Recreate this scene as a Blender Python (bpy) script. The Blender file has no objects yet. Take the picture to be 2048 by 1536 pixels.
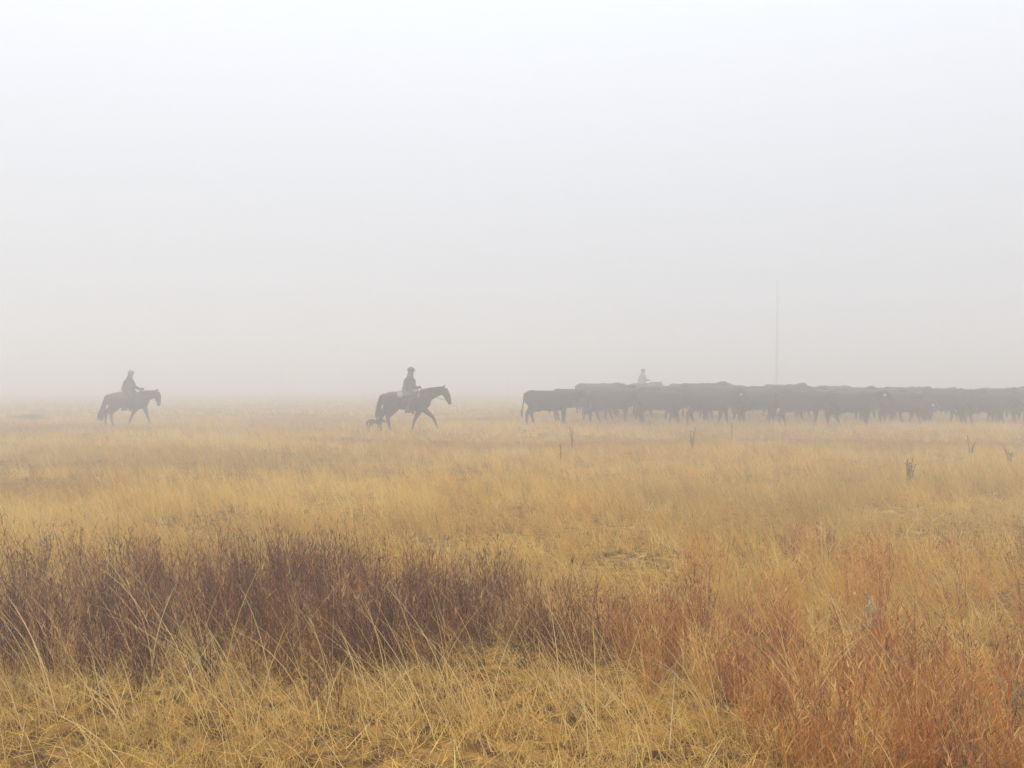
import bpy, math, random
import numpy as np

# ------------------------------------------------------------------ camera, sky, sun, exposure
sc = bpy.context.scene
C = sc.collection
F_PX, W_PX, H_PX, EYE = 1800.0, 2048.0, 1536.0, 1.70

cam_data = bpy.data.cameras.new('camera')
cam_data.sensor_width = 36.0
cam_data.lens = 36.0 * F_PX / W_PX
cam_data.clip_start, cam_data.clip_end = 0.05, 3000.0
cam = bpy.data.objects.new('camera', cam_data)
cam.location = (0, 0, EYE)
cam.rotation_euler = (math.radians(90), 0, 0)
C.objects.link(cam)
sc.camera = cam

SUN_EL, SUN_AZ = math.radians(66), math.radians(245)      # high behind the camera, a little to the left
world = bpy.data.worlds.new('World')
sc.world = world
world.use_nodes = True
nt = world.node_tree
for n in list(nt.nodes):
    nt.nodes.remove(n)
def wn(t): return nt.nodes.new(t)
out = wn('ShaderNodeOutputWorld'); bg = wn('ShaderNodeBackground')
sky = wn('ShaderNodeTexSky'); sky.sky_type = 'NISHITA'; sky.sun_disc = False
sky.sun_elevation = SUN_EL; sky.sun_rotation = SUN_AZ
sky.air_density = 1.0; sky.dust_density = 6.0; sky.ozone_density = 1.0
hs = wn('ShaderNodeHueSaturation'); hs.inputs['Saturation'].default_value = 0.25
# stratus cloud: a standard overcast sky, brighter overhead, (1 + 2 sin el) / 3
tc = wn('ShaderNodeTexCoord'); sep = wn('ShaderNodeSeparateXYZ')
mx = wn('ShaderNodeMath'); mx.operation = 'MAXIMUM'; mx.inputs[1].default_value = 0.0
ma = wn('ShaderNodeMath'); ma.operation = 'MULTIPLY_ADD'
ma.inputs[1].default_value = 1.1; ma.inputs[2].default_value = 0.47
cm = wn('ShaderNodeVectorMath'); cm.operation = 'SCALE'
cm.inputs[0].default_value = (9.75, 10.0, 10.75)
mix = wn('ShaderNodeMix'); mix.data_type = 'RGBA'; mix.inputs[0].default_value = 0.86
L = nt.links.new
L(tc.outputs['Generated'], sep.inputs[0]); L(sep.outputs['Z'], mx.inputs[0]); L(mx.outputs[0], ma.inputs[0])
L(ma.outputs[0], cm.inputs['Scale'])
L(sky.outputs[0], hs.inputs['Color']); L(hs.outputs[0], mix.inputs[6]); L(cm.outputs[0], mix.inputs[7])
L(mix.outputs[2], bg.inputs['Color']); bg.inputs['Strength'].default_value = 0.105
L(bg.outputs[0], out.inputs['Surface'])

sun_data = bpy.data.lights.new('sun', 'SUN')
sun_data.energy = 1.5; sun_data.angle = math.radians(40); sun_data.color = (1.0, 0.95, 0.88)
sun = bpy.data.objects.new('sun', sun_data)
sun.rotation_euler = (math.radians(90) - SUN_EL, 0, math.radians(180) - SUN_AZ)
sun.location = (0, 0, 60)
C.objects.link(sun)

sc.view_settings.view_transform = 'Standard'; sc.view_settings.look = 'None'
sc.view_settings.exposure = 0.25; sc.view_settings.gamma = 1.0
sc.view_settings.use_curve_mapping = False
sc.render.engine = 'CYCLES'
sc.cycles.volume_bounces = 6
sc.cycles.max_bounces = 8; sc.cycles.diffuse_bounces = 3
sc.cycles.use_denoising = True
FOG = 0.0205

rng = np.random.default_rng(7)
random.seed(7)

# ------------------------------------------------------------------ helpers
def tag(o, label=None, cat=None, group=None, kind=None):
    if label: o['label'] = label
    if cat: o['category'] = cat
    if group: o['group'] = group
    if kind: o['kind'] = kind
    return o

def empty(name, loc, rz=0.0):
    o = bpy.data.objects.new(name, None)
    o.empty_display_size = 0.3
    o.location = loc; o.rotation_euler = (0, 0, rz)
    C.objects.link(o)
    return o

def obj(name, me, mat=None, parent=None, loc=None):
    o = bpy.data.objects.new(name, me)
    if mat is not None and len(me.materials) == 0: me.materials.append(mat)
    C.objects.link(o)
    if parent is not None: o.parent = parent
    if loc is not None: o.location = loc
    return o

def hash2(ix, iy, s):
    v = np.sin(ix * 127.1 + iy * 311.7 + s * 74.7) * 43758.5453
    return v - np.floor(v)

def noise(x, y, s=0):
    x = np.asarray(x, float); y = np.asarray(y, float)
    ix, iy = np.floor(x), np.floor(y)
    fx, fy = x - ix, y - iy
    fx = fx * fx * (3 - 2 * fx); fy = fy * fy * (3 - 2 * fy)
    a, b = hash2(ix, iy, s), hash2(ix + 1, iy, s)
    c, d = hash2(ix, iy + 1, s), hash2(ix + 1, iy + 1, s)
    return (a * (1 - fx) + b * fx) * (1 - fy) + (c * (1 - fx) + d * fx) * fy

def fbm(x, y, s=0):
    return (noise(x, y, s) + 0.5 * noise(x * 2.1, y * 2.1, s + 3) + 0.25 * noise(x * 4.3, y * 4.3, s + 7)) / 1.75

def terrain(x, y):
    x = np.asarray(x, float); y = np.asarray(y, float)
    z = 0.10 * (noise(x / 7.0, y / 6.0, 11) - 0.5) + 0.04 * (noise(x / 1.7, y / 1.7, 12) - 0.5)
    z = z + 0.45 * np.exp(-((x - 8.8) / 9.0) ** 2 - ((y - 53.0) / 11.0) ** 2)
    z = z - 0.06 * np.exp(-((x + 16) / 8.0) ** 2 - ((y - 38.0) / 6.0) ** 2)
    return z

def tz(x, y): return float(terrain(x, y))

def ground_at(px, depth):
    """ground point under photograph column px at a distance along the view"""
    x = (px - W_PX / 2) / F_PX * depth
    return (x, depth, tz(x, depth))

# ------------------------------------------------------------------ materials
def plain(name, col, rough=0.8, var=0.25, scale=8.0, spec=0.2):
    m = bpy.data.materials.new(name); m.use_nodes = True
    t = m.node_tree; b = t.nodes['Principled BSDF']
    b.inputs['Roughness'].default_value = rough
    b.inputs['Specular IOR Level'].default_value = spec
    tcn = t.nodes.new('ShaderNodeTexCoord')
    nz = t.nodes.new('ShaderNodeTexNoise'); nz.inputs['Scale'].default_value = scale; nz.inputs['Detail'].default_value = 4
    rp = t.nodes.new('ShaderNodeValToRGB')
    rp.color_ramp.elements[0].position = 0.3; rp.color_ramp.elements[1].position = 0.7
    rp.color_ramp.elements[0].color = tuple(c * (1 - var) for c in col) + (1,)
    rp.color_ramp.elements[1].color = tuple(min(1, c * (1 + var)) for c in col) + (1,)
    t.links.new(tcn.outputs['Object'], nz.inputs['Vector'])
    t.links.new(nz.outputs['Fac'], rp.inputs[0]); t.links.new(rp.outputs[0], b.inputs['Base Color'])
    return m

def blade_mat(name, trans=0.42):
    m = bpy.data.materials.new(name); m.use_nodes = True
    t = m.node_tree
    for n in list(t.nodes): t.nodes.remove(n)
    o = t.nodes.new('ShaderNodeOutputMaterial')
    at = t.nodes.new('ShaderNodeAttribute'); at.attribute_name = 'col'
    d = t.nodes.new('ShaderNodeBsdfDiffuse'); tr = t.nodes.new('ShaderNodeBsdfTranslucent')
    g = t.nodes.new('ShaderNodeBsdfGlossy'); g.inputs['Roughness'].default_value = 0.45
    g.inputs['Color'].default_value = (0.9, 0.9, 0.9, 1)
    mm = t.nodes.new('ShaderNodeMixShader'); mm.inputs[0].default_value = trans
    m2 = t.nodes.new('ShaderNodeMixShader'); m2.inputs[0].default_value = 0.03
    k = t.links.new
    k(at.outputs['Color'], d.inputs[0]); k(at.outputs['Color'], tr.inputs[0])
    k(d.outputs[0], mm.inputs[1]); k(tr.outputs[0], mm.inputs[2])
    k(mm.outputs[0], m2.inputs[1]); k(g.outputs[0], m2.inputs[2])
    k(m2.outputs[0], o.inputs[0])
    return m

M = {
    'straw': blade_mat('dry_straw'),
    'cow': plain('black_cow_hide', (0.011, 0.010, 0.010), 0.55, 0.3, 5),
    'horse': plain('dark_bay_coat', (0.028, 0.020, 0.017), 0.5, 0.3, 4),
    'horse2': plain('brown_coat', (0.050, 0.036, 0.030), 0.5, 0.3, 4),
    'hair': plain('dark_horse_hair', (0.022, 0.017, 0.015), 0.6, 0.3, 20),
    'hoof': plain('hoof_horn', (0.06, 0.05, 0.04), 0.6),
    'leather': plain('brown_saddle_leather', (0.09, 0.05, 0.03), 0.45),
    'blanket': plain('pale_pinkish_canvas', (0.30, 0.245, 0.235), 0.95, 0.15, 30),
    'rope': plain('pale_rope', (0.36, 0.30, 0.27), 0.9, 0.15, 60),
    'skin': plain('skin', (0.30, 0.18, 0.13), 0.6, 0.08),
    'denim': plain('dark_denim', (0.045, 0.05, 0.065), 0.9),
    'coat_grey': plain('grey_canvas_coat', (0.10, 0.097, 0.095), 0.9, 0.2),
    'coat_dark': plain('dark_olive_jacket', (0.065, 0.068, 0.058), 0.9, 0.2),
    'coat_mid': plain('mid_grey_jacket', (0.15, 0.15, 0.15), 0.9, 0.2),
    'cap_dark': plain('dark_grey_cap', (0.10, 0.105, 0.11), 0.9),
    'cap_pale': plain('pale_cap', (0.26, 0.27, 0.28), 0.9),
    'scarf': plain('pale_scarf', (0.24, 0.26, 0.29), 0.95),
    'tag': plain('pale_ear_tag', (0.52, 0.47, 0.34), 0.5, 0.05),
    'pole': plain('weathered_pole_wood', (0.25, 0.24, 0.235), 0.9, 0.2, 3),
    'dog': plain('dark_dog_fur', (0.035, 0.028, 0.022), 0.8, 0.4, 9),
    'sage': plain('grey_green_leaf', (0.34, 0.29, 0.16), 0.9, 0.2, 20),
    'weed': plain('dry_weed', (0.11, 0.085, 0.055), 0.9, 0.3, 20),
    'weedgreen': plain('dark_green_leaf', (0.16, 0.15, 0.07), 0.9, 0.3, 20),
    'scrub': plain('low_brown_shrub', (0.20, 0.14, 0.09), 0.95, 0.3, 10),
    'metal': plain('galvanised_steel', (0.3, 0.3, 0.3), 0.5, 0.1),
}

# ground: thatch and soil
gm = bpy.data.materials.new('prairie_thatch'); gm.use_nodes = True
t = gm.node_tree; b = t.nodes['Principled BSDF']
b.inputs['Roughness'].default_value = 0.95; b.inputs['Specular IOR Level'].default_value = 0.05
tcn = t.nodes.new('ShaderNodeTexCoord')
def nnode(scale, detail, sx=1.0):
    mp = t.nodes.new('ShaderNodeMapping'); mp.inputs['Scale'].default_value = (sx, 1, 1)
    z = t.nodes.new('ShaderNodeTexNoise'); z.inputs['Scale'].default_value = scale; z.inputs['Detail'].default_value = detail
    t.links.new(tcn.outputs['Object'], mp.inputs[0]); t.links.new(mp.outputs[0], z.inputs['Vector'])
    return z
n1, n2, n3 = nnode(0.12, 5, 0.45), nnode(9.0, 6), nnode(1.1, 5, 0.6)
r1 = t.nodes.new('ShaderNodeValToRGB')
e = r1.color_ramp.elements
e[0].position, e[0].color = 0.34, (0.33, 0.19, 0.045, 1)
e[1].position, e[1].color = 0.66, (0.60, 0.37, 0.09, 1)
r2 = t.nodes.new('ShaderNodeValToRGB')
e = r2.color_ramp.elements
e[0].position, e[0].color = 0.40, (0.16, 0.13, 0.11, 1)
e[1].position, e[1].color = 0.62, (0.9, 0.9, 0.9, 1)
r3 = t.nodes.new('ShaderNodeValToRGB')
e = r3.color_ramp.elements
e[0].position, e[0].color = 0.36, (0.72, 0.68, 0.62, 1)
e[1].position, e[1].color = 0.62, (1.0, 1.0, 1.0, 1)
mm1 = t.nodes.new('ShaderNodeMix'); mm1.data_type = 'RGBA'; mm1.blend_type = 'MULTIPLY'; mm1.inputs[0].default_value = 1
mm2 = t.nodes.new('ShaderNodeMix'); mm2.data_type = 'RGBA'; mm2.blend_type = 'MULTIPLY'; mm2.inputs[0].default_value = 1
k = t.links.new
k(n1.outputs['Fac'], r1.inputs[0]); k(n2.outputs['Fac'], r2.inputs[0]); k(n3.outputs['Fac'], r3.inputs[0])
k(r1.outputs[0], mm1.inputs[6]); k(r2.outputs[0], mm1.inputs[7])
k(mm1.outputs[2], mm2.inputs[6]); k(r3.outputs[0], mm2.inputs[7])
k(mm2.outputs[2], b.inputs['Base Color'])
bp = t.nodes.new('ShaderNodeBump'); bp.inputs['Strength'].default_value = 0.7; bp.inputs['Distance'].default_value = 0.05
k(n2.outputs['Fac'], bp.inputs['Height']); k(bp.outputs[0], b.inputs['Normal'])

# ------------------------------------------------------------------ ground sheet
def make_ground():
    def axis(lims):
        a = []
        for lo, hi, st in lims: a += list(np.arange(lo, hi, st))
        return np.array(a + [lims[-1][1]])
    xs = axis([(-600, -80, 40), (-80, -30, 4), (-30, 30, 0.8), (30, 80, 4), (80, 600, 40)])
    ys = axis([(-600, -40, 40), (-40, -4, 4), (-4, 16, 0.5), (16, 70, 1.0), (70, 120, 5), (120, 600, 40)])
    X, Y = np.meshgrid(xs, ys)
    fade = np.clip(1 - (np.hypot(X, Y) - 90) / 80, 0, 1)
    Z = terrain(X, Y) * fade
    nx, ny = len(xs), len(ys)
    V = np.stack([X, Y, Z], -1).reshape(-1, 3)
    i, j = np.meshgrid(np.arange(nx - 1), np.arange(ny - 1))
    a = (j * nx + i).ravel()
    Fq = np.stack([a, a + 1, a + nx + 1, a + nx], 1)
    me = bpy.data.meshes.new('ground')
    me.from_pydata(V.tolist(), [], Fq.tolist())
    me.shade_smooth()
    tag(obj('ground', me, gm), 'dry prairie ground of thatch and bare soil', 'ground', kind='structure')
make_ground()

# ------------------------------------------------------------------ grass
class Grass:
    def __init__(s): s.V, s.T, s.K, s.n = [], [], [], 0
    def add(s, x, y, z, h, az, th0, th1, w, waz, col, k=3, taper=0.85):
        n = len(x)
        if n == 0: return
        px, py, pz = x.copy(), y.copy(), z.copy()
        wx, wy = np.cos(waz) * 0.5, np.sin(waz) * 0.5
        nv = 2 * k + 1
        P = np.empty((n, nv, 3))
        for i in range(k + 1):
            tt = i / k
            if i < k:
                ww = w * (1 - taper * tt)
                P[:, 2 * i, 0] = px - wx * ww; P[:, 2 * i, 1] = py - wy * ww; P[:, 2 * i, 2] = pz
                P[:, 2 * i + 1, 0] = px + wx * ww; P[:, 2 * i + 1, 1] = py + wy * ww; P[:, 2 * i + 1, 2] = pz
                th = th0 + th1 * (tt + 0.5 / k)
                px = px + h / k * np.sin(th) * np.cos(az)
                py = py + h / k * np.sin(th) * np.sin(az)
                pz = pz + h / k * np.cos(th)
            else:
                P[:, 2 * k, 0] = px; P[:, 2 * k, 1] = py; P[:, 2 * k, 2] = pz
        tr = []
        for i in range(k - 1):
            a = 2 * i
            tr += [[a, a + 1, a + 3], [a, a + 3, a + 2]]
        tr.append([2 * k - 2, 2 * k - 1, 2 * k])
        tr = np.array(tr)
        base = s.n + np.arange(n)[:, None, None] * nv
        s.T.append((base + tr[None]).reshape(-1, 3))
        s.V.append(P.reshape(-1, 3))
        s.K.append(np.repeat(col, nv, axis=0))
        s.n += n * nv
        return np.stack([px, py, pz], 1)
    def build(s, name, mat, label, cat):
        V = np.concatenate(s.V).astype(np.float32); T = np.concatenate(s.T).astype(np.int32)
        K = np.concatenate(s.K)
        me = bpy.data.meshes.new(name)
        me.vertices.add(len(V)); me.vertices.foreach_set('co', V.ravel())
        me.loops.add(T.size); me.loops.foreach_set('vertex_index', T.ravel())
        me.polygons.add(len(T)); me.polygons.foreach_set('loop_start', np.arange(0, T.size, 3, dtype=np.int32))
        me.update(calc_edges=True)
        at = me.attributes.new('col', 'FLOAT_COLOR', 'POINT')
        rgba = np.ones((len(V), 4), np.float32); rgba[:, :3] = K
        at.data.foreach_set('color', rgba.ravel())
        print(name, len(T), 'tris')
        return tag(obj(name, me, mat), label, cat, kind='stuff')

def scatter(n, y0, y1):
    """points spread evenly over the wedge of prairie in view, with a margin"""
    y = np.sqrt(rng.uniform(y0 * y0, y1 * y1, n))
    x = rng.uniform(-1, 1, n) * (0.66 * y + 1.0)
    return x, y

def pick(cols, probs, n, var=0.18):
    c = np.array(cols)[rng.choice(len(cols), n, p=np.array(probs) / sum(probs))]
    return np.clip(c * (1 + rng.normal(0, var, (n, 1))), 0.01, 0.9)

GOLD, PALE, BROWN, ORANGE, OLIVE = (0.76, 0.455, 0.075), (0.82, 0.58, 0.17), (0.40, 0.22, 0.05), (0.64, 0.32, 0.05), (0.55, 0.40, 0.08)

# the strip of russet bunch-grass, as distances along each bearing (x / y)
BRG = (np.array([-300, 0, 350, 700, 1000, 1200, 1400, 1550, 1700, 2048, 2400]) - 1024) / F_PX
NEAR = np.array([4.8, 4.85, 5.0, 5.3, 5.5, 5.2, 4.5, 3.9, 3.4, 3.0, 2.8])
FAR = np.array([8.0, 8.0, 8.0, 7.8, 7.2, 6.7, 6.3, 6.0, 5.8, 5.4, 5.2])
def russet_mask(x, y):
    bgn = x / np.maximum(y, 0.1)
    wob = 0.55 * (fbm(x * 1.3, y * 1.3, 21) - 0.5) * 2
    n_, f_ = np.interp(bgn, BRG, NEAR), np.interp(bgn, BRG, FAR)
    m = np.clip((y + wob * 0.5 - n_) / 0.35, 0, 1) * np.clip((f_ - y + wob * 0.6) / 1.1, 0, 1)
    return m * np.interp(bgn, [-0.60, -0.40], [0.5, 1.0])

def golden():
    g = Grass()
    #      y0   y1   tufts  blades  width   k  hscale
    rings = [(3.0, 8.0, 3300, 24, 0.0046, 3, 1.0),
             (8.0, 14.0, 6000, 18, 0.0056, 3, 1.0),
             (14.0, 25.0, 13500, 14, 0.0064, 2, 1.0),
             (25.0, 46.0, 22000, 10, 0.0115, 1, 1.0),
             (46.0, 95.0, 14000, 6, 0.034, 1, 1.05),
             (95.0, 190.0, 9000, 4, 0.09, 1, 1.0)]
    for y0, y1, nt_, nb, w, k, hs_ in rings:
        tx, ty = scatter(nt_, y0, y1)
        keep = rng.uniform(0, 1, nt_) > 0.86 * russet_mask(tx, ty)
        # bare hollows between the tufts
        keep &= ~((fbm(tx * 1.6, ty * 1.6, 51) < 0.40) & (rng.uniform(0, 1, nt_) < 0.85))
        tx, ty = tx[keep], ty[keep]; nt2 = len(tx)
        dens = fbm(tx / 2.2, ty / 2.2, 31)
        patch = fbm(tx / 9.0, ty / 3.5, 33)
        th = (0.19 + 0.24 * dens) * rng.uniform(0.75, 1.25, nt2) * hs_
        near = np.clip((7.0 - ty) / 1.2, 0, 1)
        th *= 1 - 0.42 * near
        th *= 1 + 0.25 * np.exp(-((ty - 33.5) / 4.0) ** 2)     # taller growth in front of the animals                             # low and matted close by
        tw = rng.normal(0, 0.35, nt2)
        tc_ = pick([GOLD, PALE, BROWN, ORANGE, OLIVE], [5, 3.2, 1.2, 0.9, 0.8], nt2, 0.12)
        dark = np.clip((0.49 - patch) * 6, 0, 1)[:, None]
        tc_ = tc_ * (1 - 0.62 * dark) + np.array(BROWN) * 0.62 * dark
        oliv = np.clip((fbm(tx / 6.0, ty / 2.6, 35) - 0.54) * 7, 0, 1)[:, None]
        tc_ = tc_ * (1 - 0.45 * oliv) + np.array((0.42, 0.31, 0.10)) * 0.45 * oliv
        pal = np.clip((fbm(tx / 3.0, ty / 2.0, 37) - 0.55) * 7, 0, 1)[:, None]
        tc_ = tc_ * (1 - 0.5 * pal) + np.array((0.84, 0.60, 0.20)) * 0.5 * pal
        th = th * (1 - 0.35 * dark[:, 0])
        rep = lambda a: np.repeat(a, nb, axis=0)
        n = nt2 * nb
        rad = rng.exponential(0.055, n) * (1 + w * 20); ra = rng.uniform(0, 2 * np.pi, n)
        x = rep(tx) + rad * np.cos(ra); y = rep(ty) + rad * np.sin(ra)
        z = terrain(x, y) - 0.01
        h = rep(th) * rng.uniform(0.45, 1.25, n)
        wind = rng.uniform(0, 1, n) < 0.62 - 0.25 * rep(near)
        az = np.where(wind, np.pi + rep(tw) + rng.normal(0, 0.5, n), ra + rng.normal(0, 0.4, n))
        th0 = np.abs(rng.normal(0.05, 0.22, n)); th1 = rng.uniform(0.1, 1.3, n)
        flop = rng.uniform(0, 1, n) < 0.10 + 0.25 * rep(near)
        th1 = np.where(flop, rng.uniform(1.2, 2.3, n), th1)
        col = rep(tc_) * rng.uniform(0.75, 1.25, (n, 1))
        g.add(x, y, z, h, az, th0, th1, w * rng.uniform(0.7, 1.3, n), rng.uniform(0, np.pi, n), np.clip(col, 0.01, 0.85), k)
    return g.build('golden_prairie_grass', M['straw'], 'golden dry bunch grass covering the whole prairie to the herd', 'grass')

def thatch():
    g = Grass()
    for y0, y1, n, w in [(3.0, 8.0, 56000, 0.0042), (8.0, 15.0, 30000, 0.006)]:
        x, y = scatter(n, y0, y1)
        z = terrain(x, y) + rng.uniform(0.0, 0.07, n)
        h = rng.uniform(0.08, 0.30, n)
        th0 = rng.uniform(0.9, 1.55, n); th1 = rng.uniform(-0.3, 0.6, n)
        col = pick([GOLD, PALE, BROWN, ORANGE, (0.16, 0.08, 0.032)], [2.6, 2.2, 2.8, 1, 2.0], n, 0.2)
        g.add(x, y, z, h, rng.uniform(0, 2 * np.pi, n), th0, th1, w * rng.uniform(0.6, 1.4, n), rng.uniform(0, np.pi, n), col, 2)
    return g.build('fallen_straw_thatch', M['straw'], 'matted fallen straw between the grass tufts close by', 'straw')

def russet():
    g = Grass()
    nt_ = 9000                                            # bunches, each with its own colour and height
    tx, ty = scatter(nt_, 2.8, 8.6)
    m = russet_mask(tx, ty); tb = tx / ty
    cl = 0.55 * fbm(tx * 2.2, ty * 2.2, 41) + 0.45 * fbm(tx * 0.8, ty * 0.8, 42)
    keep = rng.uniform(0, 1, nt_) < m * np.clip(0.25 + 3.4 * (cl - 0.38), 0.06, 1) * 0.60
    keep |= (rng.uniform(0, 1, nt_) < 0.05) & (tb > 0.2) & (ty > 4)
    keep |= (rng.uniform(0, 1, nt_) < 0.04) & (tb < -0.2) & (ty > 4.6)
    tx, ty, tb = tx[keep], ty[keep], tb[keep]; nt2 = len(tx)
    right = np.clip((tb - 0.02 + 0.3 * (fbm(tx * 0.8, ty * 0.8, 45) - 0.5)) / 0.24, 0, 1)[:, None]
    purple = pick([(0.13, 0.036, 0.012), (0.07, 0.024, 0.011), (0.23, 0.07, 0.018), (0.33, 0.13, 0.035), (0.55, 0.31, 0.09)], [3.0, 2.8, 2.4, 1.0, 0.7], nt2, 0.2)
    orange = pick([(0.46, 0.17, 0.035), (0.32, 0.11, 0.028), (0.58, 0.27, 0.055), (0.68, 0.40, 0.11), (0.20, 0.085, 0.03)], [3, 2.0, 2.4, 1.7, 1.0], nt2, 0.2)
    tcol = np.where(rng.uniform(0, 1, (nt2, 1)) < right, orange, purple)
    tall = 0.32 + 0.30 * fbm(tx * 0.9, ty * 0.9, 43) + rng.normal(0, 0.06, nt2)
    tall = np.clip(tall, 0.2, 0.75) * np.interp(tb, [-0.6, 0.1, 0.3, 0.6], [1.05, 1.0, 0.90, 0.85])
    nb = 15
    rep = lambda a: np.repeat(a, nb, axis=0)
    n = nt2 * nb
    rad = np.abs(rng.normal(0, 0.05, n)); ra = rng.uniform(0, 2 * np.pi, n)
    x, y = rep(tx) + rad * np.cos(ra), rep(ty) + rad * np.sin(ra)
    z = terrain(x, y) - 0.01
    h = rep(tall) * rng.uniform(0.6, 1.12, n) + np.where(rng.uniform(0, 1, n) < 0.07, rng.uniform(0.05, 0.24, n), 0)
    col = rep(tcol) * rng.uniform(0.7, 1.3, (n, 1))
    odd = rng.uniform(0, 1, (n, 1)) < 0.10               # dead straw-coloured stalks mixed in
    col = np.where(odd, np.array((0.62, 0.38, 0.13)) * rng.uniform(0.7, 1.2, (n, 1)), col)
    az = np.where(rng.uniform(0, 1, n) < 0.45, np.pi + rng.normal(0, 0.7, n), ra)
    th0 = np.abs(rng.normal(0.03, 0.14, n)); th1 = rng.uniform(-0.05, 0.45, n)
    bent = rng.uniform(0, 1, n) < 0.08
    th1 = np.where(bent, rng.uniform(0.8, 1.8, n), th1)
    g.add(x, y, z, h, az, th0, th1, 0.0042 * rng.uniform(0.6, 1.4, n), rng.uniform(0, np.pi, n), np.clip(col, 0.01, 0.85), 3, 0.6)
    # curling leaves and tufted seed heads up each stem
    for rep_ in range(5):
        f = rng.uniform(0.12, 0.97, n)
        thm = th0 + th1 * f * 0.5
        lx = x + h * f * np.sin(thm) * np.cos(az); ly = y + h * f * np.sin(thm) * np.sin(az); lz = z + h * f * np.cos(thm)
        up = f > 0.6
        ll = np.where(up, rng.uniform(0.03, 0.075, n), rng.uniform(0.06, 0.19, n))
        l0 = np.where(up, rng.uniform(0.15, 0.6, n), rng.uniform(0.3, 0.9, n)); l1 = rng.uniform(0.1, 1.5, n)
        lc = np.clip(col * np.where(up, 0.9, 1.15)[:, None] * rng.uniform(0.7, 1.4, (n, 1)), 0.01, 0.8)
        g.add(lx, ly, lz, ll, rng.uniform(0, 2 * np.pi, n), l0, l1, np.where(up, 0.0060, 0.0045) * rng.uniform(0.7, 1.2, n), rng.uniform(0, np.pi, n), lc, 2, 0.7)
    return g.build('russet_bunch_grass', M['straw'], 'band of upright russet and purple brown bunch grass across the foreground', 'grass')

def arching():
    g = Grass()
    # bunches of long pale stems bending to the left in the wind
    spots = []
    for px, dep, nb in [(820, 4.75, 34), (960, 4.55, 22), (1120, 4.9, 18), (340, 5.3, 26), (420, 4.9, 20), (120, 5.2, 22), (30, 4.6, 18),
                        (620, 4.5, 22), (1420, 4.6, 26), (1560, 5.0, 22), (1720, 4.7, 16), (1650, 4.3, 24), (1290, 4.45, 28), (250, 4.4, 22),
                        (1830, 4.4, 18), (1960, 4.6, 14), (-60, 5.6, 24), (-40, 6.4, 22), (560, 5.0, 14), (730, 5.9, 8), (1000, 5.6, 8),
                        (1180, 4.3, 20), (480, 4.3, 26), (1900, 5.6, 16), (150, 6.6, 26), (260, 7.2, 20)]:
        spots.append((px, dep, nb))
    for px, dep, nb in spots:
        cx, cy = (px - 1024) / F_PX * dep, dep
        x = cx + rng.normal(0, 0.12, nb); y = cy + rng.normal(0, 0.12, nb)
        h = rng.uniform(0.35, 0.85, nb)
        az = np.pi + rng.normal(0.0, 0.42, nb)
        rev = rng.uniform(0, 1, nb) < 0.10
        az = np.where(rev, az + np.pi, az)
        th0 = np.abs(rng.normal(0.22, 0.18, nb)); th1 = rng.uniform(0.3, 1.2, nb)
        col = pick([(0.80, 0.55, 0.20), (0.84, 0.63, 0.29), (0.64, 0.40, 0.11)], [3, 2, 2], nb, 0.12)
        g.add(x, y, terrain(x, y), h, az, th0, th1, rng.uniform(0.0036, 0.0068, nb), rng.uniform(0, np.pi, nb), col, 7, 0.75)
    n = 1000
    x, y = scatter(n, 3.2, 8.0)
    h = rng.uniform(0.30, 0.65, n)
    az = np.pi + rng.normal(0, 0.6, n)
    col = pick([(0.80, 0.55, 0.20), (0.84, 0.63, 0.29), (0.64, 0.40, 0.11)], [3, 2, 3], n, 0.15)
    g.add(x, y, terrain(x, y), h, az, np.abs(rng.normal(0.15, 0.2, n)), rng.uniform(0.2, 1.5, n), rng.uniform(0.003, 0.0052, n), rng.uniform(0, np.pi, n), col, 6, 0.75)
    # a few stiff broken straws at odd angles
    n = 160
    x, y = scatter(n, 3.4, 7.0)
    col = pick([(0.74, 0.58, 0.34)], [1], n, 0.1)
    g.add(x, y, terrain(x, y) + 0.05, rng.uniform(0.15, 0.5, n), rng.uniform(0, 2 * np.pi, n), rng.uniform(0.5, 1.4, n), rng.uniform(-0.1, 0.2, n),
          rng.uniform(0.003, 0.005, n), rng.uniform(0, np.pi, n), col, 3, 0.5)
    return g.build('long_arching_grass', M['straw'], 'long pale straw stems arching to the left over the foreground', 'grass')

golden(); thatch(); russet(); arching()

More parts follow.
